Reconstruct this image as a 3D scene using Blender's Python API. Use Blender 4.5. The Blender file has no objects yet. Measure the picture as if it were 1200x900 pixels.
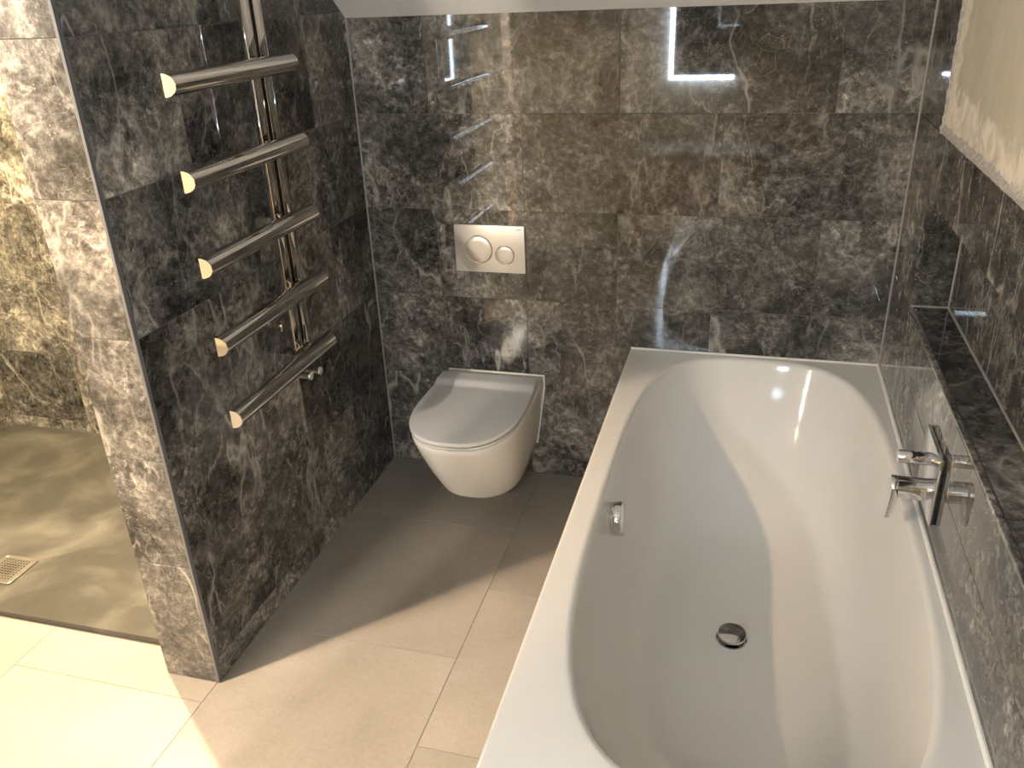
import bpy, bmesh, math, random
from mathutils import Vector, Matrix
random.seed(7)
scene = bpy.context.scene
col = scene.collection
PI = math.pi

# ------------------------------------------------------------------ camera
RIGHT = Vector((0.96369724, 0.26421369, -0.03845465))
UP = Vector((-0.07986892, 0.42270359, 0.90274173))
FWD = Vector((-0.25477164, 0.86689838, -0.42846075))
cam_data = bpy.data.cameras.new('camera')
cam = bpy.data.objects.new('camera', cam_data)
col.objects.link(cam)
cam_data.sensor_fit = 'HORIZONTAL'
cam_data.sensor_width = 36.0
cam_data.lens = 988.12 / 1200 * 36.0
cam_data.clip_start = 0.02
M = Matrix((RIGHT, UP, -FWD)).transposed().to_4x4()
M.translation = Vector((1.2592, -2.6195, 1.6527))
cam.matrix_world = M
scene.camera = cam

# ------------------------------------------------------------------ world and exposure
world = bpy.data.worlds.new('world')
scene.world = world
world.use_nodes = True
world.node_tree.nodes['Background'].inputs[0].default_value = (0.05, 0.055, 0.06, 1)
world.node_tree.nodes['Background'].inputs[1].default_value = 1.0
vs = scene.view_settings
vs.view_transform = 'Standard'
vs.look = 'None'
vs.gamma = 1.0
vs.use_curve_mapping = False
vs.exposure = 0.0

# light settings (each lamp itself is built further down with its fitting)
# name: (x, y, target, watt, colour, cone degrees, blend, radius)
LAMPS = [
    ('recessed ceiling downlight glowing warm yellow inside the shower', (-0.80, -0.68), (-0.80, -0.80, 0), 600, (1.0, 0.74, 0.38), 165, 0.3, 0.03),
    ('recessed ceiling downlight just in front of the partition end', (-0.25, -1.45), (-0.25, -1.45, 0), 235, (1.0, 0.83, 0.63), 67, 0.5, 0.025),
    ('recessed ceiling downlight over the open floor before the shower', (-0.85, -2.08), (-0.15, -1.25, 0.75), 330, (1.0, 0.70, 0.42), 52, 0.9, 0.03),
    ('recessed ceiling downlight near the sliding door', (-1.56, -2.80), (-1.50, -2.75, 0), 125, (1.0, 0.89, 0.77), 172, 0.15, 0.11),
]
HALL_WATT = 380
LED_STRENGTH = 185.0

# ------------------------------------------------------------------ measures
W = 1.690        # face of the wall beside the bath
L = 1.2136       # length of the partition
T = 0.1624       # thickness of the partition
ZB = 0.0693      # first joint above the floor
TH, TW = 0.305, 0.61
XA = 0.5558      # a vertical joint of the back wall
ZC = 1.577       # back wall meets the sloping ceiling
SLOPE = 0.75
ZF = 2.35        # flat ceiling
YF = -(ZF - ZC) / SLOPE
XL = -1.72       # far wall of the shower
YO = -3.05       # wall behind the photographer
YS = -0.105      # back wall inside the shower
BX, ZR, BY = 0.9095, 0.530, -1.745   # bath: left edge, rim height, near end
ZLEDGE, ZNT, DN, YN = 0.835, 1.131, 0.097, -0.300

# ------------------------------------------------------------------ materials
def new_mat(name):
    m = bpy.data.materials.new(name)
    m.use_nodes = True
    nt = m.node_tree
    b = nt.nodes['Principled BSDF']
    return m, nt, b

def N(nt, kind, **kw):
    n = nt.nodes.new(kind)
    for k, v in kw.items():
        setattr(n, k, v)
    return n

def ramp(nt, fac, stops):
    r = N(nt, 'ShaderNodeValToRGB')
    el = r.color_ramp.elements
    while len(el) < len(stops):
        el.new(0.5)
    for e, (p, c) in zip(el, stops):
        e.position = p
        e.color = (*c, 1) if len(c) == 3 else c
    nt.links.new(fac, r.inputs[0])
    return r.outputs[0]

def mixc(nt, fac, a, b, mode='MIX'):
    n = N(nt, 'ShaderNodeMix', data_type='RGBA', blend_type=mode)
    for sock, v in ((n.inputs[0], fac), (n.inputs[6], a), (n.inputs[7], b)):
        if isinstance(v, (int, float)):
            sock.default_value = v
        elif isinstance(v, tuple):
            sock.default_value = (*v, 1) if len(v) == 3 else v
        else:
            nt.links.new(v, sock)
    return n.outputs[2]

def math_n(nt, op, a, b=None, clamp=False):
    n = N(nt, 'ShaderNodeMath', operation=op, use_clamp=clamp)
    for i, v in enumerate((a, b)):
        if v is None:
            continue
        if isinstance(v, (int, float)):
            n.inputs[i].default_value = v
        else:
            nt.links.new(v, n.inputs[i])
    return n.outputs[0]

def noise(nt, vec, scale, detail=4, rough=0.55, dist=0.0):
    n = N(nt, 'ShaderNodeTexNoise')
    n.inputs['Scale'].default_value = scale
    n.inputs['Detail'].default_value = detail
    n.inputs['Roughness'].default_value = rough
    n.inputs['Distortion'].default_value = dist
    nt.links.new(vec, n.inputs['Vector'])
    return n

def object_vec(nt, shift=23.0):
    tc = N(nt, 'ShaderNodeTexCoord')
    oi = N(nt, 'ShaderNodeObjectInfo')
    wn = N(nt, 'ShaderNodeTexWhiteNoise', noise_dimensions='1D')
    nt.links.new(oi.outputs['Random'], wn.inputs['W'])
    sc_ = N(nt, 'ShaderNodeVectorMath', operation='SCALE')
    nt.links.new(wn.outputs['Color'], sc_.inputs[0])
    sc_.inputs['Scale'].default_value = shift
    ad = N(nt, 'ShaderNodeVectorMath', operation='ADD')
    nt.links.new(tc.outputs['Object'], ad.inputs[0])
    nt.links.new(sc_.outputs[0], ad.inputs[1])
    return ad.outputs[0], oi.outputs['Random'], tc

def marble_mat(name, gain=1.0, rough=0.055):
    m, nt, b = new_mat(name)
    vec, rnd, _ = object_vec(nt)
    # warp
    wz = noise(nt, vec, 4.0, 3, 0.5)
    wv = N(nt, 'ShaderNodeVectorMath', operation='SCALE')
    sub = N(nt, 'ShaderNodeVectorMath', operation='SUBTRACT')
    nt.links.new(wz.outputs['Color'], sub.inputs[0]); sub.inputs[1].default_value = (0.5, 0.5, 0.5)
    nt.links.new(sub.outputs[0], wv.inputs[0]); wv.inputs['Scale'].default_value = 0.10
    wa = N(nt, 'ShaderNodeVectorMath', operation='ADD')
    nt.links.new(vec, wa.inputs[0]); nt.links.new(wv.outputs[0], wa.inputs[1])
    warped = wa.outputs[0]
    g = gain
    big = noise(nt, warped, 3.4, 14, 0.74, 0.0)
    base = ramp(nt, big.outputs['Fac'], [(0.36, (0.034*g, 0.0335*g, 0.033*g)), (0.46, (0.085*g, 0.0825*g, 0.079*g)),
                                         (0.55, (0.150*g, 0.144*g, 0.136*g)), (0.68, (0.28*g, 0.266*g, 0.246*g))])
    fine = noise(nt, warped, 42, 10, 0.80, 0.0)
    mott = ramp(nt, fine.outputs['Fac'], [(0.36, (0.30, 0.30, 0.30)), (0.50, (0.88, 0.88, 0.88)), (0.64, (2.1, 2.08, 2.03))])
    c = mixc(nt, 0.9, base, mott, 'MULTIPLY')
    lowf = noise(nt, vec, 1.7, 4, 0.55, 0.6)
    lf = ramp(nt, lowf.outputs['Fac'], [(0.36, (0.62,)*3), (0.50, (0.95,)*3), (0.64, (1.5, 1.48, 1.44))])
    c = mixc(nt, 1.0, c, lf, 'MULTIPLY')
    # brecciated grains
    for scale, lo_, hi_ in ((30, 0.45, 1.5), (75, 0.45, 1.6)):
        vc = N(nt, 'ShaderNodeTexVoronoi', feature='F1')
        vc.inputs['Scale'].default_value = scale
        nt.links.new(warped, vc.inputs['Vector'])
        sp = N(nt, 'ShaderNodeSeparateColor')
        nt.links.new(vc.outputs['Color'], sp.inputs[0])
        gr_ = ramp(nt, sp.outputs[0], [(0.0, (lo_,)*3), (0.55, (0.96,)*3), (1.0, (hi_,)*3)])
        gm = noise(nt, vec, 6.0, 5, 0.6)
        gf = ramp(nt, gm.outputs['Fac'], [(0.42, (0.1,)*3), (0.60, (0.85,)*3)])
        c = mixc(nt, gf, c, mixc(nt, 1.0, c, gr_, 'MULTIPLY'))
    # long soft veins: ridges of a stretched noise, broken by a second noise
    for k, (scale, stretch, ang, width, gate, amt) in enumerate(((1.6, 0.40, 0.9, 0.0050, 0.47, 0.80), (2.6, 0.40, -0.6, 0.0055, 0.49, 0.70), (4.5, 0.5, 0.5, 0.0075, 0.50, 0.6), (7.5, 0.6, 1.9, 0.010, 0.52, 0.5))):
        mp = N(nt, 'ShaderNodeMapping')
        mp.inputs['Rotation'].default_value = (0, 0, ang)
        mp.inputs['Scale'].default_value = (1.0, stretch, 1.0)
        mp.inputs['Location'].default_value = (3.1*k, 1.7*k, 0.9*k)
        nt.links.new(vec, mp.inputs[0])
        rn = noise(nt, mp.outputs[0], scale, 5, 0.52, 0.0)
        rd = math_n(nt, 'ABSOLUTE', math_n(nt, 'SUBTRACT', rn.outputs['Fac'], 0.5))
        line = ramp(nt, rd, [(0.0, (1, 1, 1)), (width*0.35, (0.6, 0.6, 0.6)), (width*1.6, (0, 0, 0))])
        gt = noise(nt, mp.outputs[0], scale*1.9, 5, 0.65)
        gate_ = ramp(nt, gt.outputs['Fac'], [(gate-0.03, (0, 0, 0)), (gate+0.12, (1, 1, 1))])
        fac = math_n(nt, 'MULTIPLY', math_n(nt, 'MULTIPLY', line, gate_), amt)
        c = mixc(nt, fac, c, (0.46*g, 0.44*g, 0.405*g))
    # fine crackle
    for scale, width, gate, amt in ((23, 0.022, 0.52, 0.40), (52, 0.035, 0.50, 0.45)):
        v = N(nt, 'ShaderNodeTexVoronoi', feature='DISTANCE_TO_EDGE')
        v.inputs['Scale'].default_value = scale
        nt.links.new(warped, v.inputs['Vector'])
        line = ramp(nt, v.outputs['Distance'], [(0.0, (1, 1, 1)), (width, (0, 0, 0))])
        gt = noise(nt, vec, scale*0.3, 5, 0.65)
        gate_ = ramp(nt, gt.outputs['Fac'], [(gate, (0, 0, 0)), (gate+0.14, (1, 1, 1))])
        fac = math_n(nt, 'MULTIPLY', math_n(nt, 'MULTIPLY', line, gate_), amt)
        c = mixc(nt, fac, c, (0.38*g, 0.365*g, 0.335*g))
    # pale flecks
    v = N(nt, 'ShaderNodeTexVoronoi', feature='F1')
    v.inputs['Scale'].default_value = 85
    nt.links.new(warped, v.inputs['Vector'])
    fl = ramp(nt, v.outputs['Distance'], [(0.10, (1, 1, 1)), (0.22, (0, 0, 0))])
    gt = noise(nt, vec, 9, 4, 0.6)
    fg = ramp(nt, gt.outputs['Fac'], [(0.48, (0, 0, 0)), (0.62, (1, 1, 1))])
    c = mixc(nt, math_n(nt, 'MULTIPLY', math_n(nt, 'MULTIPLY', fl, fg), 0.6), c, (0.50*g, 0.48*g, 0.44*g))
    # tile to tile
    tv = N(nt, 'ShaderNodeMapRange')
    nt.links.new(rnd, tv.inputs[0]); tv.inputs[3].default_value = 0.80; tv.inputs[4].default_value = 1.22
    comb = N(nt, 'ShaderNodeCombineColor')
    for i in range(3):
        nt.links.new(tv.outputs[0], comb.inputs[i])
    c = mixc(nt, 1.0, c, comb.outputs[0], 'MULTIPLY')
    nt.links.new(c, b.inputs['Base Color'])
    b.inputs['Roughness'].default_value = rough
    b.inputs['IOR'].default_value = 1.52
    return m

def plain(name, colour, rough=0.5, metal=0.0, noise_amt=0.0, scale=8.0, ior=1.5):
    m, nt, b = new_mat(name)
    b.inputs['Roughness'].default_value = rough
    b.inputs['Metallic'].default_value = metal
    b.inputs['IOR'].default_value = ior
    tc = N(nt, 'ShaderNodeTexCoord')
    n = noise(nt, tc.outputs['Object'], scale, 5, 0.6)
    lo = tuple(x*(1-noise_amt) for x in colour); hi = tuple(min(1, x*(1+noise_amt)) for x in colour)
    c = ramp(nt, n.outputs['Fac'], [(0.3, lo), (0.7, hi)])
    nt.links.new(c, b.inputs['Base Color'])
    return m

def emis(name, colour, strength):
    m, nt, b = new_mat(name)
    b.inputs['Base Color'].default_value = (0.8, 0.8, 0.8, 1)
    b.inputs['Emission Color'].default_value = (*colour, 1)
    b.inputs['Emission Strength'].default_value = strength
    return m

MARBLE = marble_mat('polished_grey_marble', gain=0.93, rough=0.025)
GROUT = plain('grey_grout', (0.13, 0.122, 0.112), 0.8, 0, 0.1, 60)
GROUT_FLOOR = plain('floor_grout', (0.17, 0.15, 0.13), 0.85, 0, 0.1, 60)
CHROME = plain('polished_chrome', (0.70, 0.70, 0.71), 0.04, 1.0, 0.0)
NICKEL = plain('dark_polished_steel', (0.62, 0.59, 0.55), 0.05, 1.0, 0.0)
BLACK = plain('black_rubber', (0.012, 0.012, 0.012), 0.5)
CERAMIC = plain('white_glazed_ceramic', (0.72, 0.71, 0.69), 0.10, 0, 0.01)
SEATP = plain('white_seat_plastic', (0.66, 0.66, 0.66), 0.24, 0, 0.01)
ACRYLIC = plain('white_bath_enamel', (0.82, 0.805, 0.775), 0.10, 0, 0.008)
SILICONE = plain('white_silicone', (0.88, 0.86, 0.82), 0.35, 0, 0.02)
SILICONE_GREY = plain('grey_silicone', (0.30, 0.285, 0.265), 0.35, 0, 0.03)
PAINT = plain('white_ceiling_paint', (0.72, 0.72, 0.72), 0.7, 0, 0.02, 30)
CREAM = plain('cream_wall_paint', (0.62, 0.57, 0.50), 0.7, 0, 0.03, 30)
SATIN = plain('satin_plate_lacquer', (0.62, 0.585, 0.53), 0.33, 0.35, 0.015)
MORTAR = plain('rough_tile_mortar', (0.40, 0.375, 0.34), 0.9, 0, 0.35, 90)
WOOD = plain('tan_oak', (0.46, 0.33, 0.18), 0.4, 0, 0.25, 12)
INK = plain('grey_print', (0.12, 0.115, 0.11), 0.5)
MIRROR = plain('mirror_glass', (0.85, 0.87, 0.87), 0.01, 1.0, 0.0)
LED = emis('cool_led_strip', (0.70, 0.86, 1.0), LED_STRENGTH)
LED_WARM = emis('warm_led_strip', (1.0, 0.72, 0.38), 22.0)

def porcelain():
    m, nt, b = new_mat('beige_porcelain')
    vec, rnd, _ = object_vec(nt)
    n1 = noise(nt, vec, 2.4, 6, 0.6, 0.5)
    c = ramp(nt, n1.outputs['Fac'], [(0.28, (0.205, 0.185, 0.163)), (0.52, (0.243, 0.220, 0.194)), (0.75, (0.28, 0.255, 0.227))])
    n2 = noise(nt, vec, 90, 3, 0.6)
    c2 = ramp(nt, n2.outputs['Fac'], [(0.3, (0.93, 0.93, 0.93)), (0.7, (1.06, 1.06, 1.06))])
    c = mixc(nt, 1.0, c, c2, 'MULTIPLY')
    nt.links.new(c, b.inputs['Base Color'])
    b.inputs['Roughness'].default_value = 0.42
    return m
PORCELAIN = porcelain()

def slate():
    m, nt, b = new_mat('dark_slate_resin')
    tc = N(nt, 'ShaderNodeTexCoord')
    v = tc.outputs['Object']
    n1 = noise(nt, v, 3.0, 7, 0.62, 0.8)
    c = ramp(nt, n1.outputs['Fac'], [(0.30, (0.036, 0.035, 0.033)), (0.50, (0.050, 0.048, 0.045)), (0.62, (0.080, 0.077, 0.071)), (0.78, (0.15, 0.144, 0.134))])
    nt.links.new(c, b.inputs['Base Color'])
    n2 = noise(nt, v, 11, 8, 0.6, 0.6)
    bp = N(nt, 'ShaderNodeBump')
    bp.inputs['Strength'].default_value = 0.30
    bp.inputs['Distance'].default_value = 0.008
    nt.links.new(n2.outputs['Fac'], bp.inputs['Height'])
    nt.links.new(bp.outputs[0], b.inputs['Normal'])
    b.inputs['Roughness'].default_value = 0.36
    return m
SLATE = slate()

def plaster():
    # object space of the panel: x = distance from its far upright edge, y = height above its bottom edge
    m, nt, b = new_mat('bare_plaster')
    tc = N(nt, 'ShaderNodeTexCoord')
    sep = N(nt, 'ShaderNodeSeparateXYZ')
    nt.links.new(tc.outputs['Object'], sep.inputs[0])
    mp = N(nt, 'ShaderNodeMapping')
    mp.inputs['Scale'].default_value = (4.0, 1.5, 1.0)
    nt.links.new(tc.outputs['Object'], mp.inputs[0])
    n1 = noise(nt, mp.outputs[0], 2.2, 6, 0.6, 0.6)
    c = ramp(nt, n1.outputs['Fac'], [(0.30, (0.40, 0.385, 0.30)), (0.5, (0.48, 0.445, 0.355)), (0.72, (0.56, 0.52, 0.43))])
    n2 = noise(nt, tc.outputs['Object'], 9.0, 6, 0.62, 0.6)
    dis = math_n(nt, 'MULTIPLY', math_n(nt, 'SUBTRACT', n2.outputs['Fac'], 0.5), 0.20)
    dx = math_n(nt, 'MULTIPLY', sep.outputs[0], 1.25)
    near = math_n(nt, 'MINIMUM', dx, sep.outputs[1])
    edge = math_n(nt, 'ADD', near, dis)
    msk = ramp(nt, edge, [(0.085, (1, 1, 1)), (0.098, (0, 0, 0))])
    n3 = noise(nt, tc.outputs['Object'], 16, 5, 0.6, 1.0)
    wc = ramp(nt, n3.outputs['Fac'], [(0.40, (0.78, 0.71, 0.60)), (0.66, (0.50, 0.46, 0.37))])
    c = mixc(nt, math_n(nt, 'MULTIPLY', msk, 0.95), c, wc)
    nt.links.new(c, b.inputs['Base Color'])
    b.inputs['Roughness'].default_value = 0.75
    return m
PLASTER = plaster()

# ------------------------------------------------------------------ mesh helpers
def link_mesh(name, me, mat, parent=None, smooth=False):
    o = bpy.data.objects.new(name, me)
    col.objects.link(o)
    if mat is not None and not me.materials:
        me.materials.append(mat)
    if parent is not None:
        o.parent = parent
    if smooth:
        for p_ in me.polygons:
            p_.use_smooth = True
    return o

def from_bm(name, bm, mat, parent=None, smooth=False, angle=None):
    bmesh.ops.recalc_face_normals(bm, faces=bm.faces)
    me = bpy.data.meshes.new(name)
    bm.to_mesh(me)
    bm.free()
    o = link_mesh(name, me, mat, parent, smooth)
    if angle is not None:
        me.set_sharp_from_angle(angle=math.radians(angle))
    return o

def bm_box(bm, lo, hi):
    vs_ = [bm.verts.new((x, y, z)) for x in (lo[0], hi[0]) for y in (lo[1], hi[1]) for z in (lo[2], hi[2])]
    for f in ((0, 1, 3, 2), (4, 6, 7, 5), (0, 4, 5, 1), (2, 3, 7, 6), (0, 2, 6, 4), (1, 5, 7, 3)):
        bm.faces.new([vs_[i] for i in f])

def box(name, lo, hi, mat, parent=None, bevel=0.0, seg=2):
    bm = bmesh.new()
    bm_box(bm, lo, hi)
    if bevel:
        bmesh.ops.bevel(bm, geom=list(bm.edges), offset=bevel, segments=seg, profile=0.5, affect='EDGES')
    return from_bm(name, bm, mat, parent, smooth=bool(bevel), angle=35 if bevel else None)

def loft(bm, rings, cap0=True, cap1=True, closed=True):
    rows = [[bm.verts.new(p_) for p_ in r] for r in rings]
    n = len(rows[0])
    for a, b in zip(rows, rows[1:]):
        for i in range(n if closed else n-1):
            j = (i+1) % n
            bm.faces.new((a[i], a[j], b[j], b[i]))
    if cap0:
        bm.faces.new(list(reversed(rows[0])))
    if cap1:
        bm.faces.new(rows[-1])
    return rows

def lathe(bm, prof, origin, axis, n=32):
    """prof: list of (distance along the axis, radius)"""
    ax = Vector(axis).normalized()
    h = Vector((0, 0, 1)) if abs(ax.z) < 0.9 else Vector((1, 0, 0))
    u = ax.cross(h).normalized(); v = ax.cross(u)
    o = Vector(origin)
    rings = [[o + ax*d + (u*math.cos(t*2*PI/n) + v*math.sin(t*2*PI/n))*r for t in range(n)] for d, r in prof]
    loft(bm, rings)

def lathed(name, prof, origin, axis, mat, parent=None, n=32, angle=35):
    bm = bmesh.new()
    lathe(bm, prof, origin, axis, n)
    return from_bm(name, bm, mat, parent, smooth=True, angle=angle)

def empty(name, loc, label=None, cat=None, group=None):
    o = bpy.data.objects.new(name, None)
    o.empty_display_size = 0.1
    col.objects.link(o)
    o.location = loc
    if label: o['label'] = label
    if cat: o['category'] = cat
    if group: o['group'] = group
    return o

def under(parent, o):
    """parent o (built in world space) to an empty or mesh while keeping its place"""
    o.parent = parent
    pm = Matrix.Translation(parent.location) if parent.parent is None else Matrix.Translation(parent.location + parent.parent.location)
    o.matrix_parent_inverse = pm.inverted()
    return o

def tag(o, label, cat, group=None):
    o['label'] = label; o['category'] = cat
    if group: o['group'] = group
    return o

def struct(o, label=None):
    o['kind'] = 'structure'
    if label: o['label'] = label
    return o

# ------------------------------------------------------------------ tiles
def clip_poly(poly, a, b, c):
    """keep a*x+b*y<=c"""
    out = []
    for i, p_ in enumerate(poly):
        q = poly[(i+1) % len(poly)]
        dp, dq = a*p_[0]+b*p_[1]-c, a*q[0]+b*q[1]-c
        if dp <= 1e-9: out.append(p_)
        if (dp < -1e-9 and dq > 1e-9) or (dp > 1e-9 and dq < -1e-9):
            t = dp/(dp-dq)
            out.append((p_[0]+t*(q[0]-p_[0]), p_[1]+t*(q[1]-p_[1])))
    return out

def inset(poly, d):
    n = len(poly)
    res = []
    for i in range(n):
        p0, p1, p2 = Vector(poly[i-1]), Vector(poly[i]), Vector(poly[(i+1) % n])
        d1 = (p1-p0).normalized(); d2 = (p2-p1).normalized()
        n1 = Vector((-d1.y, d1.x)); n2 = Vector((-d2.y, d2.x))
        bis = n1+n2
        k = bis.dot(n1)
        res.append(tuple(p1 + bis*(d/k) if k > 1e-6 else p1))
    return res

TILE_CACHE = {}
def tile(parent, poly, frame, mat, thick=0.009, gap=0.0010, tilt=0.0012, chamfer=0.0005, name='tile'):
    """poly counter-clockwise in the plane (u, v) of frame = (origin, u, v, n); its face lies on the plane"""
    area = sum(poly[i][0]*poly[(i+1) % len(poly)][1]-poly[(i+1) % len(poly)][0]*poly[i][1] for i in range(len(poly)))/2
    if len(poly) < 3 or abs(area) < 2e-4:
        return None
    us = [q[0] for q in poly]; vs_ = [q[1] for q in poly]
    if max(us)-min(us) < 0.012 or max(vs_)-min(vs_) < 0.012:
        return None
    cu, cv = (max(us)+min(us))/2, (max(vs_)+min(vs_))/2
    loc = [(round(q[0]-cu, 4), round(q[1]-cv, 4)) for q in poly]
    key = (tuple(loc), mat.name, thick)
    me = TILE_CACHE.get(key)
    if me is None:
        outer = inset(loc, gap); inner = inset(loc, gap+chamfer)
        bm = bmesh.new()
        loft(bm, [[(x, y, -thick) for x, y in outer], [(x, y, -chamfer) for x, y in outer], [(x, y, 0) for x, y in inner]])
        bmesh.ops.recalc_face_normals(bm, faces=bm.faces)
        me = bpy.data.meshes.new(name)
        bm.to_mesh(me); bm.free()
        me.materials.append(mat)
        TILE_CACHE[key] = me
    o = bpy.data.objects.new(name, me)
    col.objects.link(o)
    org, u, v, n_ = (Vector(x) for x in frame)
    R_ = Matrix((u, v, n_)).transposed().to_4x4()
    R_.translation = org + u*cu + v*cv
    jit = Matrix.Rotation(random.uniform(-tilt, tilt), 4, 'X') @ Matrix.Rotation(random.uniform(-tilt, tilt), 4, 'Y')
    o.matrix_world = R_ @ jit
    o.parent = parent
    o.matrix_parent_inverse = Matrix.Identity(4)
    return o

def tile_field(parent, frame, rects, rows, u_joint, tw=TW, mat=None, clips=(), stagger=True, **kw):
    """lay rows of tiles (list of v joints) with half bond over each rectangle (u0, u1, v0, v1)"""
    mat = mat or MARBLE
    cnt = 0
    for (u0, u1, v0, v1) in rects:
        for r, (a, b) in enumerate(zip(rows, rows[1:])):
            lo, hi = max(a, v0), min(b, v1)
            if hi-lo < 0.01:
                continue
            off = u_joint + (tw/2 if (stagger and r % 2) else 0)
            k = math.floor((u0-off)/tw)
            while off + k*tw < u1:
                x0, x1 = max(off+k*tw, u0), min(off+(k+1)*tw, u1)
                k += 1
                if x1-x0 < 0.012:
                    continue
                poly = [(x0, lo), (x1, lo), (x1, hi), (x0, hi)]
                for c_ in clips:
                    poly = clip_poly(poly, *c_)
                    if len(poly) < 3:
                        break
                if len(poly) >= 3 and tile(parent, poly, frame, mat, **kw):
                    cnt += 1
    return cnt

ROWS = [0.0] + [ZB + i*TH for i in range(9)]       # 0, .069, .374, .679, .984, 1.289, 1.594, 1.899, 2.2, 2.5
SL = ((-SLOPE, 1.0, ZC),)     # v <= ZC + SLOPE*u where u = distance from the back wall

# ------------------------------------------------------------------ shell
G = 0.0016   # depth of the grout below the tile faces
# back wall
bw = struct(box('wall_back', (-T+0.005, G, 0), (W+DN+0.1, 0.10, ZC+0.02), GROUT), 'back wall clad in polished grey marble tiles')
# in the photograph: joints at XA in the rows 2 and 4 (from the floor joint), half a tile off in the rows between
FB = ((0, 0, 0), (1, 0, 0), (0, 0, 1), (0, -1, 0))
tile_field(bw, FB, [(0.0, W, 0.0, ZC)], ROWS, XA, stagger=True)
# partition between the shower and the toilet
bm = bmesh.new()
prof = [(-L+G, 0), (0.0, 0), (0.0, ZC), (YF, ZF+0.03), (-L+G, ZF+0.03)]
a = [bm.verts.new((-G, y, z)) for y, z in prof]; b = [bm.verts.new((-T+G, y, z)) for y, z in prof]
bm.faces.new(a); bm.faces.new(list(reversed(b)))
for i in range(5):
    bm.faces.new((a[i], b[i], b[(i+1) % 5], a[(i+1) % 5]))
pw = struct(from_bm('wall_partition', bm, GROUT), 'marble clad partition wall standing between shower and toilet')
FP = ((0, 0, 0), (0, -1, 0), (0, 0, 1), (1, 0, 0))     # u = -y
FP = ((0, 0, 0), (0, 1, 0), (0, 0, 1), (1, 0, 0))      # u = y, so that u x v = +x
tile_field(pw, FP, [(-L, 0.0, 0.0, ZF)], ROWS, -0.895 + TW/2, clips=((SLOPE, 1.0, ZC),), tilt=0.0008)
FPS = ((-T, 0, 0), (0, -1, 0), (0, 0, 1), (-1, 0, 0))
tile_field(pw, FPS, [(-YS, L, 0.0, ZF)], ROWS, 0.3, clips=((-SLOPE, 1.0, ZC),))
FE = ((0, -L, 0), (1, 0, 0), (0, 0, 1), (0, -1, 0))
tile_field(pw, FE, [(-T, 0.0, 0.0, ZF)], ROWS, -T-0.1, stagger=False, tw=2.0, tilt=0.0006)
# shower walls
sb = struct(box('wall_shower_back', (XL-0.1, YS+G, 0), (-T+0.002, 0.10, ZC+0.16), GROUT), 'tiled back wall of the shower')
FSB = ((0, YS, 0), (1, 0, 0), (0, 0, 1), (0, -1, 0))
tile_field(sb, FSB, [(XL, -T, 0.0, ZC+0.08)], ROWS, -1.02)
wl = struct(box('wall_left', (XL-0.1, -1.13, 0), (XL-G, 0.1, ZF+0.05), GROUT), 'tiled far wall of the shower')
struct(box('wall_left_painted', (XL-0.1, YO, 0), (XL-0.001, -1.1305, ZF+0.05), CREAM), 'painted wall beyond the shower')
FWL = ((XL, 0, 0), (0, 1, 0), (0, 0, 1), (1, 0, 0))
tile_field(wl, FWL, [(-1.13, YS, 0.0, ZF)], ROWS, -0.5, clips=((SLOPE, 1.0, ZC),))
# wall beside the bath: lower part, niche, upper part
bm = bmesh.new()
XO = W+DN+0.12
bm_box(bm, (W+G, YO, 0), (XO, 0.0, ZLEDGE-0.004))
bm_box(bm, (W+DN+G, YO, ZLEDGE-0.004), (XO, YN+0.004, ZNT+0.004))
bm_box(bm, (W+G, YN+0.004, ZLEDGE-0.004), (XO, 0.0, ZNT+0.004))
bm_box(bm, (W+G+0.012, YO, ZNT+0.004), (XO, 0.0, ZF+0.05))
wr = struct(from_bm('wall_right', bm, GROUT), 'tiled wall beside the bath with a long recessed ledge')
FR = ((W, 0, 0), (0, -1, 0), (0, 0, 1), (-1, 0, 0))     # u = -y
YPAN = 0.325       # the tiles stop here above the joint at 1.289
tile_field(wr, FR, [(0, -YO, 0.0, ZLEDGE)], ROWS, 0.012)
tile_field(wr, FR, [(0, -YN, ZLEDGE, ZNT)], ROWS, 0.012)
tile_field(wr, FR, [(0, -YO, ZNT, ROWS[5])], ROWS, 0.012, thick=0.02)
tile_field(wr, FR, [(0, YPAN, ROWS[5], ZF)], ROWS, 0.012, clips=((-SLOPE, 1.0, ZC),), thick=0.02)
# inside of the niche: back, end, ledge, soffit
FN = ((W+DN, 0, 0), (0, -1, 0), (0, 0, 1), (-1, 0, 0))
tile_field(wr, FN, [(-YN, -YO, ZLEDGE, ZNT)], [ZLEDGE, ZNT], -YN, stagger=False)
FNE = ((0, YN, 0), (1, 0, 0), (0, 0, 1), (0, -1, 0))
tile_field(wr, FNE, [(W, W+DN, ZLEDGE, ZNT)], [ZLEDGE, ZNT], W, stagger=False)
FNL = ((0, 0, ZLEDGE), (1, 0, 0), (0, 1, 0), (0, 0, 1))
tile_field(wr, FNL, [(W+0.012, W+DN, YO, YN)], [-0.891-4*TH*2, -0.891-3*TH*2, -0.891-2*TH*2, -0.891-TH*2, -0.891, YN], W-0.1, stagger=False, tw=1.0)
FNS = ((0, 0, ZNT), (1, 0, 0), (0, -1, 0), (0, 0, -1))
tile_field(wr, FNS, [(W, W+DN, -YN, -YO)], [-YN, 0.9, 1.51, 2.12, 2.73, -YO], W-0.1, stagger=False, tw=1.0)
# ledge nosing
tr = struct(box('trim_1', (W-0.001, YO, ZLEDGE-0.010), (W+0.011, YN, ZLEDGE+0.0005), MARBLE, bevel=0.0015), 'narrow marble nosing along the ledge')
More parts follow.
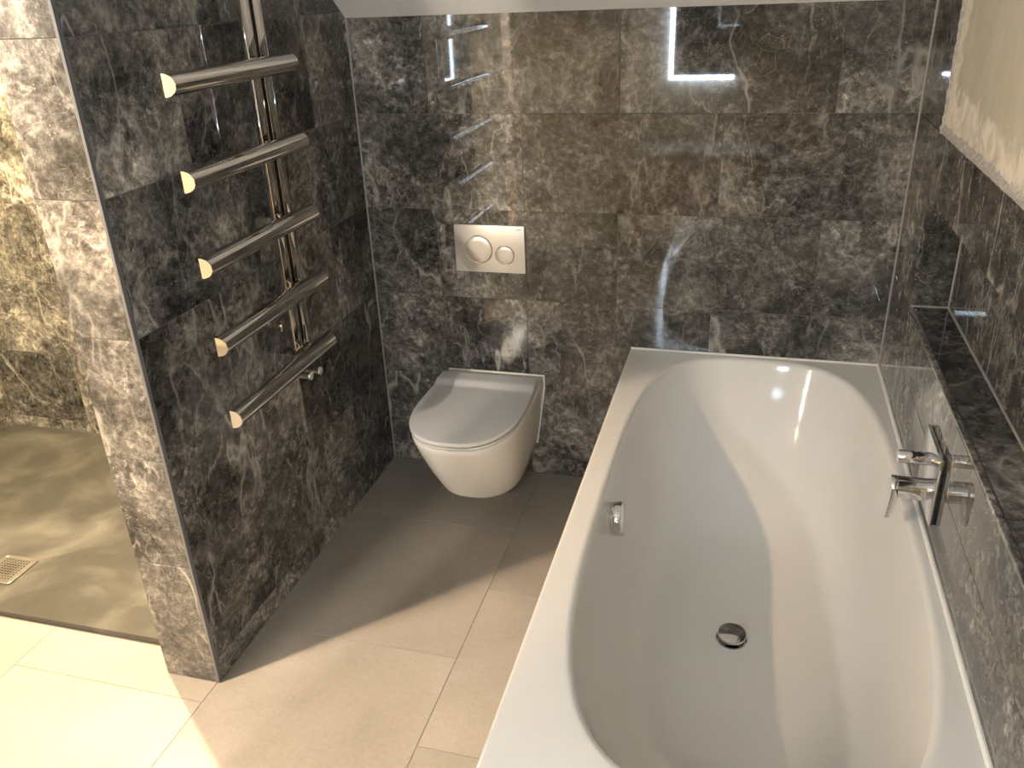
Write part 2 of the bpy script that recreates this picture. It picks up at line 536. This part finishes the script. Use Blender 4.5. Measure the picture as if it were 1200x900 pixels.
# bare plaster above
pz0 = ROWS[5]
bm = bmesh.new()
vv = [(0.016, 0, 0), (2.7, 0, 0), (2.7, ZF-pz0, 0), (0.016-0.03, ZF-pz0, 0)]
f = [bm.verts.new(v_) for v_ in vv]
g = [bm.verts.new((v_[0], v_[1], -0.02)) for v_ in vv]
bm.faces.new(f); bm.faces.new(list(reversed(g)))
for i in range(4):
    bm.faces.new((f[i], g[i], g[(i+1) % 4], f[(i+1) % 4]))
pl = struct(from_bm('wall_plaster', bm, PLASTER), 'bare unpainted plaster patch above the bath tiles')
pl.matrix_world = Matrix(((0, 0, -1, W+0.003), (-1, 0, 0, -YPAN), (0, 1, 0, pz0), (0, 0, 0, 1)))
# ragged mortar edge
def ragged(name, p0, p1, across, width, seed):
    rnd = random.Random(seed)
    bm = bmesh.new()
    p0, p1, across = Vector(p0), Vector(p1), Vector(across)
    n = int((p1-p0).length/0.012)
    rings = []
    for i in range(n+1):
        c_ = p0.lerp(p1, i/n)
        w_ = width*(0.75+0.5*rnd.random()); d_ = 0.004+0.004*rnd.random()
        x = Vector((-1, 0, 0))
        rings.append([c_ - x*0.012, c_ + x*d_*0.6, c_ + across*w_*0.5 + x*d_, c_ + across*w_ + x*0.0005, c_ + across*w_ - x*0.012])
    loft(bm, rings)
    return struct(from_bm(name, bm, MORTAR), 'ragged grey mortar edge of the plaster patch')
ragged('trim_2', (W+0.003, -YPAN+0.002, pz0-0.001), (W+0.003, -YPAN+0.025, ZF-0.05), (0, -1, 0), 0.020, 1)
ragged('trim_3', (W+0.003, -YPAN+0.002, pz0-0.001), (W+0.003, YO+0.05, pz0-0.001), (0, 0, 1), 0.020, 2)
# wall behind the photographer with a sliding door left a hand's width open onto a lit hall
DX0, DX1, GAPX = -1.20, -0.322, -0.402
bm = bmesh.new()
bm_box(bm, (XL-0.1, YO-0.1, 0), (DX0, YO, ZF+0.05))
bm_box(bm, (DX1, YO-0.1, 0), (XO, YO, ZF+0.05))
bm_box(bm, (DX0, YO-0.1, 2.02), (DX1, YO, ZF+0.05))
wo = struct(from_bm('wall_front', bm, CREAM), 'painted wall behind the photographer with a doorway')
dleaf = struct(box('door_1', (DX0-0.02, YO-0.075, 0.004), (GAPX, YO-0.035, 2.03), PAINT, bevel=0.002), 'white sliding door left slightly open')
dh = lathed('door_handle', [(0, 0.024), (0.003, 0.024), (0.004, 0.020), (0.0015, 0.018)], (GAPX-0.06, YO-0.0352, 1.0), (0, 1, 0), CHROME, n=28)
dh.parent = dleaf
struct(box('wall_hall_end', (-1.9, -5.05, 0), (0.6, -4.95, ZF+0.05), CREAM), 'painted wall of the hall beyond the doorway')
struct(box('wall_hall_left', (-1.98, -5.05, 0), (-1.88, YO-0.1, ZF+0.05), CREAM), 'painted side wall of the hall')
struct(box('wall_hall_right', (0.58, -5.05, 0), (0.68, YO-0.1, ZF+0.05), CREAM), 'painted side wall of the hall near the stairs')
struct(box('floor_hall', (-1.9, -5.0, -0.15), (0.6, YO-0.1, -0.001), WOOD), 'timber floor of the hall')
struct(box('ceiling_hall', (-1.98, -5.05, ZF), (0.68, YO-0.1, ZF+0.1), PAINT), 'white ceiling of the hall')

# ceilings
bm = bmesh.new()
pr = [(0.12, ZC-0.12*SLOPE), (YF, ZF), (YO-0.1, ZF), (YO-0.1, ZF+0.12), (YF, ZF+0.12+0.03), (0.12, ZC+0.15)]
a = [bm.verts.new((XL-0.1, y, z)) for y, z in pr]; b = [bm.verts.new((XO, y, z)) for y, z in pr]
bm.faces.new(a); bm.faces.new(list(reversed(b)))
for i in range(len(pr)):
    bm.faces.new((a[i], b[i], b[(i+1) % len(pr)], a[(i+1) % len(pr)]))
struct(from_bm('ceiling', bm, PAINT), 'white painted attic ceiling sloping down to the back wall')

# floor
fl = struct(box('floor', (XL-0.1, YO-0.1, -0.15), (XO, 0.1, -0.0015), GROUT_FLOOR), 'floor of large beige porcelain tiles')
FF = ((0, 0, 0), (1, 0, 0), (0, 1, 0), (0, 0, 1))
P = 0.597
xs = [-0.008 + k*P for k in range(-3, 4)]
for k in range(len(xs)-1):
    off = -0.387 if (k-3) % 2 == 0 else -0.387 + P/2 - 0.002
    ys = [off + j*P for j in range(-6, 3)]
    for y0, y1 in zip(ys, ys[1:]):
        x0, x1 = max(xs[k], XL), min(xs[k+1], W)
        yy0, yy1 = max(y0, YO), min(y1, 0.0 if k >= 3 else -1.128)
        if yy1-yy0 < 0.02 or x1-x0 < 0.02:
            continue
        tile(fl, [(x0, yy0), (x1, yy0), (x1, yy1), (x0, yy1)], FF, PORCELAIN, gap=0.0011, tilt=0.0, chamfer=0.0005)

EDGE = plain('grey_edge_trim', (0.13, 0.135, 0.15), 0.3, 0.2, 0.05, 40)
struct(box('trim_11', (-0.006, -L-0.0004, 0.001), (0.0008, -L+0.011, ZF), EDGE), 'thin grey edge strip on the partition corner')
# silicone beads along the corners
def bead(name, p0, p1, r, mat, label):
    d = Vector(p1)-Vector(p0)
    o = lathed(name, [(0, r), (d.length, r)], p0, d, mat, n=10)
    return struct(o, label)
bead('trim_4', (0.0005, -0.0005, 0.0), (0.0005, -0.0005, ZC), 0.0032, SILICONE_GREY, 'grey silicone bead in the corner beside the toilet')
bead('trim_5', (W-0.0005, -0.0005, ZR), (W-0.0005, -0.0005, ZC), 0.0030, SILICONE_GREY, 'grey silicone bead in the corner above the bath')
bead('trim_6', (W+DN-0.0005, YN, ZLEDGE+0.001), (W+DN-0.0005, YO, ZLEDGE+0.001), 0.0030, SILICONE_GREY, 'grey silicone bead along the back of the ledge')
bead('trim_7', (W+DN-0.0005, YN-0.0005, ZLEDGE+0.001), (W+DN-0.0005, YN-0.0005, ZNT), 0.0026, SILICONE_GREY, 'grey silicone bead up the end of the ledge recess')
bead('trim_8', (W+0.003, YN-0.0005, ZLEDGE+0.001), (W+DN-0.002, YN-0.0005, ZLEDGE+0.001), 0.0026, SILICONE_GREY, 'grey silicone bead across the end of the ledge')

# ------------------------------------------------------------------ bath
bath = empty('bathtub', ((BX+W)/2, BY/2, 0), 'white built-in double-ended bathtub with an oval basin', 'bathtub')
BCX, BCY = 1.316, -0.868
def sup(cx, cy, ax, ay, e, z, n=96, ex=None):
    pts = []
    for i in range(n):
        t = 2*PI*i/n
        c_, s_ = math.cos(t), math.sin(t)
        pts.append((cx + ax*math.copysign(abs(c_)**(2/e), c_), cy + ay*math.copysign(abs(s_)**(2/e), s_), z))
    return pts
def bath_rings():
    rings = []
    A0, B0 = 0.3405, 0.834
    # rim fillet
    for k in range(6):
        th = k/5*PI/2*0.9
        r_ = 0.016
        rings.append(sup(BCX, BCY, A0+r_*0.9-r_*math.sin(th), B0+r_*0.9-r_*math.sin(th), 3.35, ZR-r_*(1-math.cos(th))))
    # wall and floor: profile by depth fraction
    depth = 0.425
    prof_ = [(0.10, .006, .017, 3.3), (0.22, .013, .039, 3.2), (0.36, .021, .069, 3.1), (0.50, .031, .107, 3.0), (0.63, .042, .152, 2.95),
             (0.74, .054, .202, 2.9), (0.83, .068, .255, 2.9), (0.90, .085, .306, 2.9), (0.95, .104, .352, 2.9), (0.982, .128, .395, 2.9), (0.996, .154, .435, 2.8), (1.0, .185, .480, 2.7)]
    for d_, ix, iy, e in prof_:
        rings.append(sup(BCX, BCY, A0-ix, B0-iy, e, ZR-d_*depth))
    for s in (0.6, 0.3, 0.14):
        rings.append(sup(BCX, BCY, 0.1555*s, 0.354*s, 2.4, ZR-depth-0.003*(1-s)))
    return rings
rings = bath_rings()
bm = bmesh.new()
rows = loft(bm, rings, cap0=False, cap1=True)
# rim: ring 0 out to a rounded rectangle, then down
def rrect(x0, x1, y0, y1, z, n=96):
    """points in the same angular order as sup() but on a rectangle"""
    cx, cy = (x0+x1)/2, (y0+y1)/2
    pts = []
    for q in sup(BCX, BCY, 0.3405, 0.834, 3.35, z, n):
        dx, dy = q[0]-BCX, q[1]-BCY
        k = []
        if dx > 1e-9: k.append((x1-BCX)/dx)
        if dx < -1e-9: k.append((x0-BCX)/dx)
        if dy > 1e-9: k.append((y1-BCY)/dy)
        if dy < -1e-9: k.append((y0-BCY)/dy)
        s = min(k)
        pts.append([BCX+dx*s, BCY+dy*s, z])
    for corner in ((x0, y0), (x0, y1), (x1, y0), (x1, y1)):
        i = min(range(n), key=lambda j: (pts[j][0]-corner[0])**2+(pts[j][1]-corner[1])**2)
        pts[i][0], pts[i][1] = corner
    return [tuple(q) for q in pts]
outer = []
r_ = 0.007
outer.append([(BCX+(q[0]-BCX)*1.008, BCY+(q[1]-BCY)*1.003, ZR) for q in rings[0]])
outer.append(rrect(BX+r_+0.002, W-0.006, BY+r_+0.002, -0.006, ZR))
for k in range(5):
    th = k/4*PI/2
    e_ = r_*(1-math.sin(th))
    outer.append(rrect(BX+e_, W-0.002-e_*0.2, BY+e_, -0.002-e_*0.2, ZR-r_*(1-math.cos(th))))
outer.append(rrect(BX, W-0.002, BY, -0.002, ZR-0.035))
prev = rows[0]
for ring in outer:
    cur = [bm.verts.new(q) for q in ring]
    for i in range(96):
        j = (i+1) % 96
        bm.faces.new((prev[i], cur[i], cur[j], prev[j]))
    prev = cur
shell = from_bm('shell', bm, ACRYLIC, None, smooth=True, angle=50)
under(bath, shell)
panel = under(bath, box('side_panel', (BX+0.012, BY+0.012, 0.0), (BX+0.030, -0.003, ZR-0.033), ACRYLIC, bevel=0.002))
panel['label'] = 'white side panel'
under(bath, box('end_panel', (BX+0.031, BY+0.012, 0.0), (W-0.004, BY+0.030, ZR-0.033), ACRYLIC, bevel=0.002))
# waste
waste = under(bath, lathed('waste', [(0, 0.036), (0.004, 0.040), (0.007, 0.039), (0.007, 0.030), (0.003, 0.028)], (1.303, -0.862, ZR-0.4285), (0, 0, 1), CHROME, n=40))
plug = lathed('plug', [(0, 0.012), (0.010, 0.012), (0.011, 0.033), (0.016, 0.036), (0.021, 0.0345), (0.0235, 0.024), (0.0245, 0.002)], (1.303, -0.862, ZR-0.424), (0.03, -0.10, 1), CHROME, n=40)
plug.parent = waste
waste['label'] = 'chrome pop-up waste'
# overflow knob
ovo = Vector((0.992, -0.862, 0.432)); ovd = Vector((1.0, 0.0, 0.14))
ovf = under(bath, lathed('overflow', [(-0.012, 0.042), (0.008, 0.042), (0.009, 0.040), (0.010, 0.040), (0.011, 0.044), (0.023, 0.044), (0.0265, 0.042), (0.029, 0.036), (0.0305, 0.018), (0.031, 0.002)], ovo, ovd, CHROME, n=40))
ovf['label'] = 'round chrome overflow knob'
# sealant round the bath
bead('trim_9', (BX+0.004, -0.003, ZR+0.0005), (W, -0.003, ZR+0.0005), 0.0045, SILICONE, 'white silicone bead between bath and back wall')
bead('trim_10', (W-0.003, 0, ZR+0.0005), (W-0.003, BY, ZR+0.0005), 0.0062, SILICONE, 'white silicone bead between bath and side wall')

# ------------------------------------------------------------------ toilet
TX = 0.433
wc = empty('toilet', (TX, 0, 0.0), 'white wall-hung toilet with a closed slim lid', 'toilet')
def dshape(w, yf, yb, z, e=2.45, n=40, wb=None, sq=0.50):
    """D outline: straight sides from yb, then a superelliptic nose reaching yf (yf < yb)"""
    wb = wb or w
    ln = yb-yf
    ys = yb - ln*sq
    pts = [(TX+wb, yb, z)]
    m_ = 26
    for i in range(1, m_):
        t = i/m_
        s = t*t*(3-2*t)
        pts.append((TX + wb+(w-wb)*s, yb+(ys-yb)*t, z))
    for i in range(n+1):
        t = PI*i/n
        c_, s_ = math.cos(t), math.sin(t)
        pts.append((TX + w*math.copysign(abs(c_)**(2/e), c_), ys-(ys-yf)*abs(s_)**(2/e), z))
    for i in range(m_-1, 0, -1):
        t = i/m_
        s = t*t*(3-2*t)
        pts.append((TX - (wb+(w-wb)*s), yb+(ys-yb)*t, z))
    pts.append((TX-wb, yb, z))
    return pts
bm = bmesh.new()
sec = [(0.100, .105, -.315, .11), (0.1005, .132, -.358, .125), (0.1035, .139, -.366, .133), (0.112, .143, -.373, .137), (0.16, .1515, -.407, .148), (0.21, .159, -.445, .156),
       (0.27, .167, -.485, .163), (0.33, .174, -.523, .170), (0.362, .177, -.541, .174), (0.377, .178, -.547, .175), (0.382, .177, -.546, .174), (0.384, .173, -.542, .171)]
loft(bm, [dshape(w, yf, -0.006, z, wb=wb) for z, w, yf, wb in sec])
bowl = under(wc, from_bm('bowl', bm, CERAMIC, None, smooth=True, angle=60))
bm = bmesh.new()
loft(bm, [dshape(w, yf, -0.045, z, wb=wb) for z, w, yf, wb in ((0.386, .168, -.536, .163), (0.3868, .174, -.543, .168), (0.389, .1755, -.5450, .1695), (0.3935, .1755, -.5450, .1695), (0.3955, .160, -.530, .154))])
seat = under(wc, from_bm('seat', bm, SEATP, None, smooth=True, angle=40))
def lid_ring(ins, z, hump):
    out_ = []
    for x, y, _ in dshape(.180-ins, -.553+ins, -0.078-ins*0.5, z, wb=.174-ins, sq=0.44):
        h = 0.0
        if y > -0.172:
            t = min(1.0, (y+0.172)/0.040)
            h = hump*(t*t*(3-2*t))
        out_.append((x, y, z+h))
    return out_
bm = bmesh.new()
rings = [lid_ring(.020, 0.4015, 0), lid_ring(.001, 0.4018, 0), lid_ring(0, 0.4045, 0.0), lid_ring(0, 0.411, 0.010), lid_ring(.0015, 0.4135, 0.012), lid_ring(.005, 0.415, 0.0125)]
rows = [[bm.verts.new(q) for q in r] for r in rings]
n = len(rows[0])
for a_, b_ in zip(rows, rows[1:]):
    for i in range(n):
        j = (i+1) % n
        bm.faces.new((a_[i], a_[j], b_[j], b_[i]))
bm.faces.new(list(reversed(rows[0])))
top = rows[-1]
for i in range(n//2):      # strips straight across so the raised back keeps its shape
    q = [top[i], top[i+1], top[n-2-i], top[n-1-i]] if i < n//2-1 else None
    if q and len(set(q)) == 4:
        bm.faces.new(q)
    elif q:
        bm.faces.new(list(dict.fromkeys(q)))
lid = under(wc, from_bm('lid', bm, SEATP, None, smooth=True, angle=40))
bm = bmesh.new()
gk = [(0.174, 0.400), (0.174, 0.35), (0.143, 0.13), (-0.143, 0.13), (-0.174, 0.35), (-0.174, 0.400)]
gko = [(0.1785, 0.404), (0.1785, 0.35), (0.1475, 0.128), (-0.1475, 0.128), (-0.1785, 0.35), (-0.1785, 0.404)]
loft(bm, [[(TX+x, -0.0005, z) for x, z in gko], [(TX+x, -0.0035, z) for x, z in gko], [(TX+x, -0.006, z) for x, z in gk]])
gas = under(wc, from_bm('gasket', bm, SILICONE, None))
under(wc, box('hinge_block', (TX-0.172, -0.076, 0.383), (TX+0.172, -0.006, 0.402), CERAMIC, bevel=0.004))
gas['label'] = 'pale sealing gasket against the wall'

# ------------------------------------------------------------------ flush plate
PX0, PX1, PZ0, PZ1 = 0.313, 0.556, 0.776, 0.937
fp = empty('flush_plate', ((PX0+PX1)/2, 0, PZ0), 'pale rectangular dual flush plate with two round buttons above the toilet', 'flush plate')
plate = under(fp, box('plate', (PX0, -0.011, PZ0), (PX1, -0.0005, PZ1), SATIN, bevel=0.0015))
def px_on_plate(u, v):     # u, v in 0..1 across and down
    return PX0 + u*(PX1-PX0), PZ1 - v*(PZ1-PZ0)
for u, v, r in ((0.345, 0.515, 0.0475), (0.715, 0.615, 0.0325)):
    x, z = px_on_plate(u, v)
    ring_ = lathed('button_ring', [(0, r+0.0010), (0.0018, r+0.0010), (0.0026, r-0.0002), (0.0024, r-0.0014), (-0.0002, r-0.0034)], (x, -0.0105, z), (0, -1, 0), CHROME, n=56)
    under(fp, ring_)
    btn = lathed('button', [(0.0, r-0.0036), (0.0012, r-0.0037), (0.0020, r-0.005), (0.0028, r*0.55), (0.0031, 0.002)], (x, -0.0115, z), (0, -1, 0), SATIN, n=56)
    under(fp, btn)
fc = bpy.data.curves.new('lettering', 'FONT')
fc.body = 'GEBERIT'
fc.size = 0.0062
fc.extrude = 0.0002
fc.align_x = 'CENTER'
fo = bpy.data.objects.new('lettering_source', fc)
col.objects.link(fo)
bpy.context.view_layer.update()
me = bpy.data.meshes.new_from_object(fo.evaluated_get(bpy.context.evaluated_depsgraph_get()))
bpy.data.objects.remove(fo)
lt = link_mesh('lettering', me, INK)
x, z = px_on_plate(0.925, 0.085)
lt.matrix_world = Matrix(((1, 0, 0, x), (0, 0, -1, -0.0112), (0, 1, 0, z), (0, 0, 0, 1)))
lt.parent = plate

# ------------------------------------------------------------------ heated towel rail
tr_ = empty('heated_towel_rail', (0.03, -0.62, 0.70), 'polished steel towel radiator with five half-round bars on the dark partition', 'towel radiator')
PY = -0.643
for s, nm in ((-1, 'post'), (1, 'post')):
    under(tr_, box(nm, (0.054, PY+s*0.0265-0.018, 0.745), (0.066, PY+s*0.0265+0.018, 1.90), NICKEL, bevel=0.001))
under(tr_, box('post_channel', (0.050, PY-0.0085, 0.745), (0.056, PY+0.0085, 1.90), BLACK))
for z in (0.80, 1.84):
    under(tr_, lathed('wall_bracket', [(0, 0.018), (0.004, 0.018), (0.005, 0.010), (0.054, 0.010)], (0.0005, PY, z), (1, 0, 0), NICKEL, n=24))
RAILZ = [1.4945, 1.301, 1.1115, 0.9235, 0.7355]
RY0, RY1 = -1.079, -0.572
def d_section(y, z, r=0.0235, x0=0.102, bulge=0.030, n=20, k=1.0):
    pts = []
    for i in range(n+1):
        t = -PI/2 + PI*i/n
        pts.append((x0 + bulge*k*math.cos(t), y, z + r*k*math.sin(t)))
    return pts
for z in RAILZ:
    bm = bmesh.new()
    loft(bm, [d_section(RY0, z), d_section(RY1, z)])
    rail = under(tr_, from_bm('rail', bm, NICKEL, None, smooth=True, angle=40))
    for y, s in ((RY0, -1), (RY1, 1)):
        bm = bmesh.new()
        loft(bm, [d_section(y+s*0.0003, z), d_section(y+s*0.0018, z, r=0.0232, bulge=0.0296)])
        cap = from_bm('end_cap', bm, CHROME, None)
        cap.parent = rail
    under(tr_, box('rail_bracket', (0.064, PY-0.020, z-0.012), (0.1025, PY+0.020, z+0.012), NICKEL, bevel=0.001))
for y, z in ((-0.628, 0.640), (-0.572, 0.632)):
    v_ = lathed('valve', [(0, 0.014), (0.003, 0.014), (0.004, 0.0095), (0.054, 0.0095), (0.055, 0.0125)], (0.0005, y, z), (1, 0, 0), CHROME, n=24)
    under(tr_, v_)
    c_ = lathed('valve_cap', [(0.055, 0.0125), (0.062, 0.0135), (0.0645, 0.0125), (0.065, 0.002)], (0.0005, y, z), (1, 0, 0), CHROME, n=24)
    c_.parent = v_

# ------------------------------------------------------------------ bath mixer on the side wall
mx = empty('bath_mixer', (W, -0.875, 0.655), 'chrome wall-mounted bath mixer with square plate, lever and small diverter knob', 'mixer tap')
under(mx, box('plate', (W-0.012, -0.958, 0.578), (W-0.003, -0.792, 0.736), CHROME, bevel=0.002))
under(mx, box('seal', (W-0.0035, -0.956, 0.580), (W-0.0003, -0.794, 0.734), BLACK))
dz = 0.694
kn = under(mx, lathed('diverter_knob', [(0, 0.0145), (0.030, 0.0145), (0.0305, 0.0132), (0.0325, 0.0132), (0.033, 0.0145), (0.064, 0.0145), (0.066, 0.0132), (0.0665, 0.002)], (W-0.011, -0.875, dz), (-1, 0, 0), CHROME, n=32))
lz = 0.617
bd = under(mx, lathed('lever_body', [(0, 0.025), (0.030, 0.025), (0.0305, 0.0238), (0.0325, 0.0238), (0.033, 0.025), (0.062, 0.025), (0.064, 0.0235), (0.0645, 0.002)], (W-0.011, -0.875, lz), (-1, 0, 0), CHROME, n=40))
bm = bmesh.new()
xf = W-0.011-0.060
out_ = []
for i in range(15):          # round head
    t = PI*i/14
    out_.append((0.0255*math.cos(t), 0.0255*math.sin(t)))
for y, z in ((-0.0250, -0.012), (-0.0225, -0.028), (-0.0195, -0.046), (-0.0175, -0.062), (-0.0145, -0.074), (-0.008, -0.0795)):
    out_.append((y, z))
out_ += [(-y, z) for y, z in reversed(out_[15:])]
def lever_ring(xo, k, curve):
    return [(xf + xo - curve*max(0.0, -z-0.015)**1.5*1.5, -0.875 + y*k, lz + (z*k if z > 0 else z+0.003*(1-k)*20*(1 if z < -0.07 else 0))) for y, z in out_]
loft(bm, [lever_ring(0.003, 0.97, 0.26), lever_ring(0.0015, 1.0, 0.26), lever_ring(-0.0095, 1.0, 0.13), lever_ring(-0.0110, 0.96, 0.13)])
lv = from_bm('lever', bm, CHROME, None, smooth=True, angle=35)
under(mx, lv)

# ------------------------------------------------------------------ shower tray
YT0, YT1, XT0, XT1, ZT = -1.124, YS-0.001, XL+0.001, -T-0.001, 0.022
st = empty('shower_tray', ((XT0+XT1)/2, (YT0+YT1)/2, 0.0), 'dark slate-textured low shower tray behind the partition', 'shower tray')
DXc, DYc, DS = -0.938, -0.955, 0.060
bm = bmesh.new()
nx, ny = 80, 56
grid = []
for j in range(ny+1):
    row = []
    for i in range(nx+1):
        x = XT0+(XT1-XT0)*i/nx; y = YT0+(YT1-YT0)*j/ny
        d = math.hypot((x-DXc)/0.75, (y-DYc)/0.5)
        z = ZT - 0.006*max(0, 1-d)
        k = 0.0012*math.sin(9*x+3*math.sin(7*y)) * math.sin(11*y+2.4*math.sin(5*x))
        if 0 < i < nx and 0 < j < ny:
            z += k
        row.append(bm.verts.new((x, y, z)))
    grid.append(row)
for j in range(ny):
    for i in range(nx):
        bm.faces.new((grid[j][i], grid[j][i+1], grid[j+1][i+1], grid[j+1][i]))
bnd = [grid[0][i] for i in range(nx+1)] + [grid[j][nx] for j in range(1, ny+1)] + [grid[ny][i] for i in range(nx-1, -1, -1)] + [grid[j][0] for j in range(ny-1, 0, -1)]
low = [bm.verts.new((v_.co.x, v_.co.y, -0.001)) for v_ in bnd]
for i in range(len(bnd)):
    j = (i+1) % len(bnd)
    bm.faces.new((bnd[i], low[i], low[j], bnd[j]))
ts = under(st, from_bm('tray_body', bm, SLATE, None, smooth=True, angle=40))
# square drain with punched grate
dr = st
STEEL = plain('brushed_drain_steel', (0.30, 0.285, 0.26), 0.35, 0.8, 0.05, 40)
zt = ZT-0.001
def rsq(h, r, z, n=6):
    pts = []
    for cx, cy, a0 in ((h-r, h-r, 0), (-h+r, h-r, PI/2), (-h+r, -h+r, PI), (h-r, -h+r, 1.5*PI)):
        for i in range(n+1):
            t = a0+PI/2*i/n
            pts.append((DXc+cx+r*math.cos(t), DYc+cy+r*math.sin(t), z))
    return pts
bm = bmesh.new()
loft(bm, [rsq(DS+0.004, 0.012, zt-0.010), rsq(DS+0.004, 0.012, zt+0.002), rsq(DS+0.002, 0.011, zt+0.0035), rsq(DS-0.003, 0.008, zt+0.003), rsq(DS-0.005, 0.007, zt+0.0005)])
under(dr, from_bm('drain_frame', bm, STEEL, None, smooth=True, angle=35))
bm = bmesh.new()
loft(bm, [rsq(DS-0.006, 0.006, zt-0.004), rsq(DS-0.006, 0.006, zt+0.0015), rsq(DS-0.009, 0.005, zt+0.0022)])
gr = under(dr, from_bm('grate', bm, STEEL, None))
gr['label'] = 'square steel drain grate'
bm = bmesh.new()
for i in range(9):
    for j in range(9):
        x = DXc + (i-4)*0.0108; y = DYc + (j-4)*0.0108
        s = 0.0036 if max(abs(i-4), abs(j-4)) <= 2 else 0.0026
        bm_box(bm, (x-s, y-s, zt+0.0010), (x+s, y+s, zt+0.0026))
hl = from_bm('grate_hole', bm, BLACK, None)
hl['kind'] = 'stuff'
hl.parent = gr

# ------------------------------------------------------------------ behind the photographer: lit mirror, vanity, slim wall light
mr = empty('lit_mirror', (0.915, YO, 1.09), 'rectangular wall mirror with a cool white backlit edge above the vanity', 'mirror')
MX0, MX1, MZ0, MZ1 = 0.722, 1.115, 1.09, 1.80
under(mr, box('mirror_glass', (MX0, YO+0.030, MZ0), (MX1, YO+0.036, MZ1), MIRROR))
under(mr, box('mirror_back', (MX0+0.03, YO+0.001, MZ0+0.03), (MX1-0.03, YO+0.030, MZ1-0.03), PAINT))
for lo, hi in (((MX0-0.010, MZ0-0.012), (MX0+0.010, MZ1)), ((MX0+0.010, MZ0-0.012), (MX1-0.010, MZ0+0.008)), ((MX0-0.010, MZ1), (MX1+0.010, MZ1+0.02))):
    under(mr, box('light_strip', (lo[0], YO+0.0365, lo[1]), (hi[0], YO+0.0385, hi[1]), LED))
vn = empty('vanity_unit', (0.96, YO, 0.22), 'tan oak wall-hung vanity unit with two drawers and a white basin top', 'vanity')
under(vn, box('body', (0.56, YO+0.001, 0.22), (1.36, YO+0.43, 0.68), WOOD))
for z0, z1 in ((0.225, 0.447), (0.453, 0.675)):
    under(vn, box('drawer', (0.563, YO+0.431, z0), (1.357, YO+0.449, z1), WOOD, bevel=0.002))
bm = bmesh.new()
def rr2(x0, x1, y0, y1, z):
    return [(x0, y0, z), (x1, y0, z), (x1, y1, z), (x0, y1, z)]
loft(bm, [rr2(0.555, 1.365, YO+0.001, YO+0.46, 0.682), rr2(0.555, 1.365, YO+0.001, YO+0.46, 0.705), rr2(0.68, 1.24, YO+0.10, YO+0.42, 0.705), rr2(0.74, 1.18, YO+0.14, YO+0.38, 0.690)])
under(vn, from_bm('basin_top', bm, CERAMIC, None))
hl_pos = Vector((-0.616, -4.05, 1.95))
hp = empty('hall_pendant', hl_pos, 'small glowing pendant lamp in the hall beyond the sliding door', 'pendant lamp')
under(hp, lathed('cord', [(0.05, 0.003), (ZF-hl_pos.z, 0.003)], hl_pos, (0, 0, 1), BLACK, n=10))
under(hp, lathed('cap', [(0.018, 0.016), (0.06, 0.012)], hl_pos, (0, 0, 1), CHROME, n=20))
under(hp, lathed('bulb', [(-0.022, 0.002), (-0.020, 0.010), (-0.012, 0.019), (0.0, 0.022), (0.012, 0.019), (0.020, 0.010), (0.022, 0.002)], hl_pos, (0, 0, 1), emis('bulb_glow', (1.0, 0.86, 0.70), HALL_WATT/(4*PI*0.022**2*PI)), n=24))

# ------------------------------------------------------------------ ceiling lamps
def ceil_z(y):
    return min(ZF, ZC - SLOPE*y)
for label, (x, y), tgt, watt, colr, cone, blend, rad in LAMPS:
    z = ceil_z(y)
    t = empty('downlight', (x, y, z), label, 'downlight')
    nrm = Vector((0, 0, -1)) if y < YF else Vector((0, -SLOPE, -1)).normalized()
    under(t, lathed('bezel', [(-0.004, 0.045), (0.002, 0.045), (0.004, 0.042), (0.003, 0.033), (-0.001, 0.030)], (x, y, z), nrm, CHROME, n=32))
    under(t, lathed('lens', [(-0.003, 0.030), (0.0005, 0.030), (0.001, 0.002)], (x, y, z), nrm, emis('lens_'+str(len(bpy.data.materials)), colr, 25.0), n=32))
    ld = bpy.data.lights.new('downlight_lamp', 'SPOT')
    ld.energy = watt
    ld.color = colr
    ld.spot_size = math.radians(cone)
    ld.spot_blend = blend
    ld.shadow_soft_size = rad
    lo = bpy.data.objects.new('downlight_lamp', ld)
    col.objects.link(lo)
    pos = Vector((x, y, z)) + nrm*0.05
    lo.location = pos
    lo.rotation_euler = (Vector(tgt)-pos).to_track_quat('-Z', 'Y').to_euler()
    lo.parent = t
    lo.matrix_parent_inverse = Matrix.Translation(t.location).inverted()
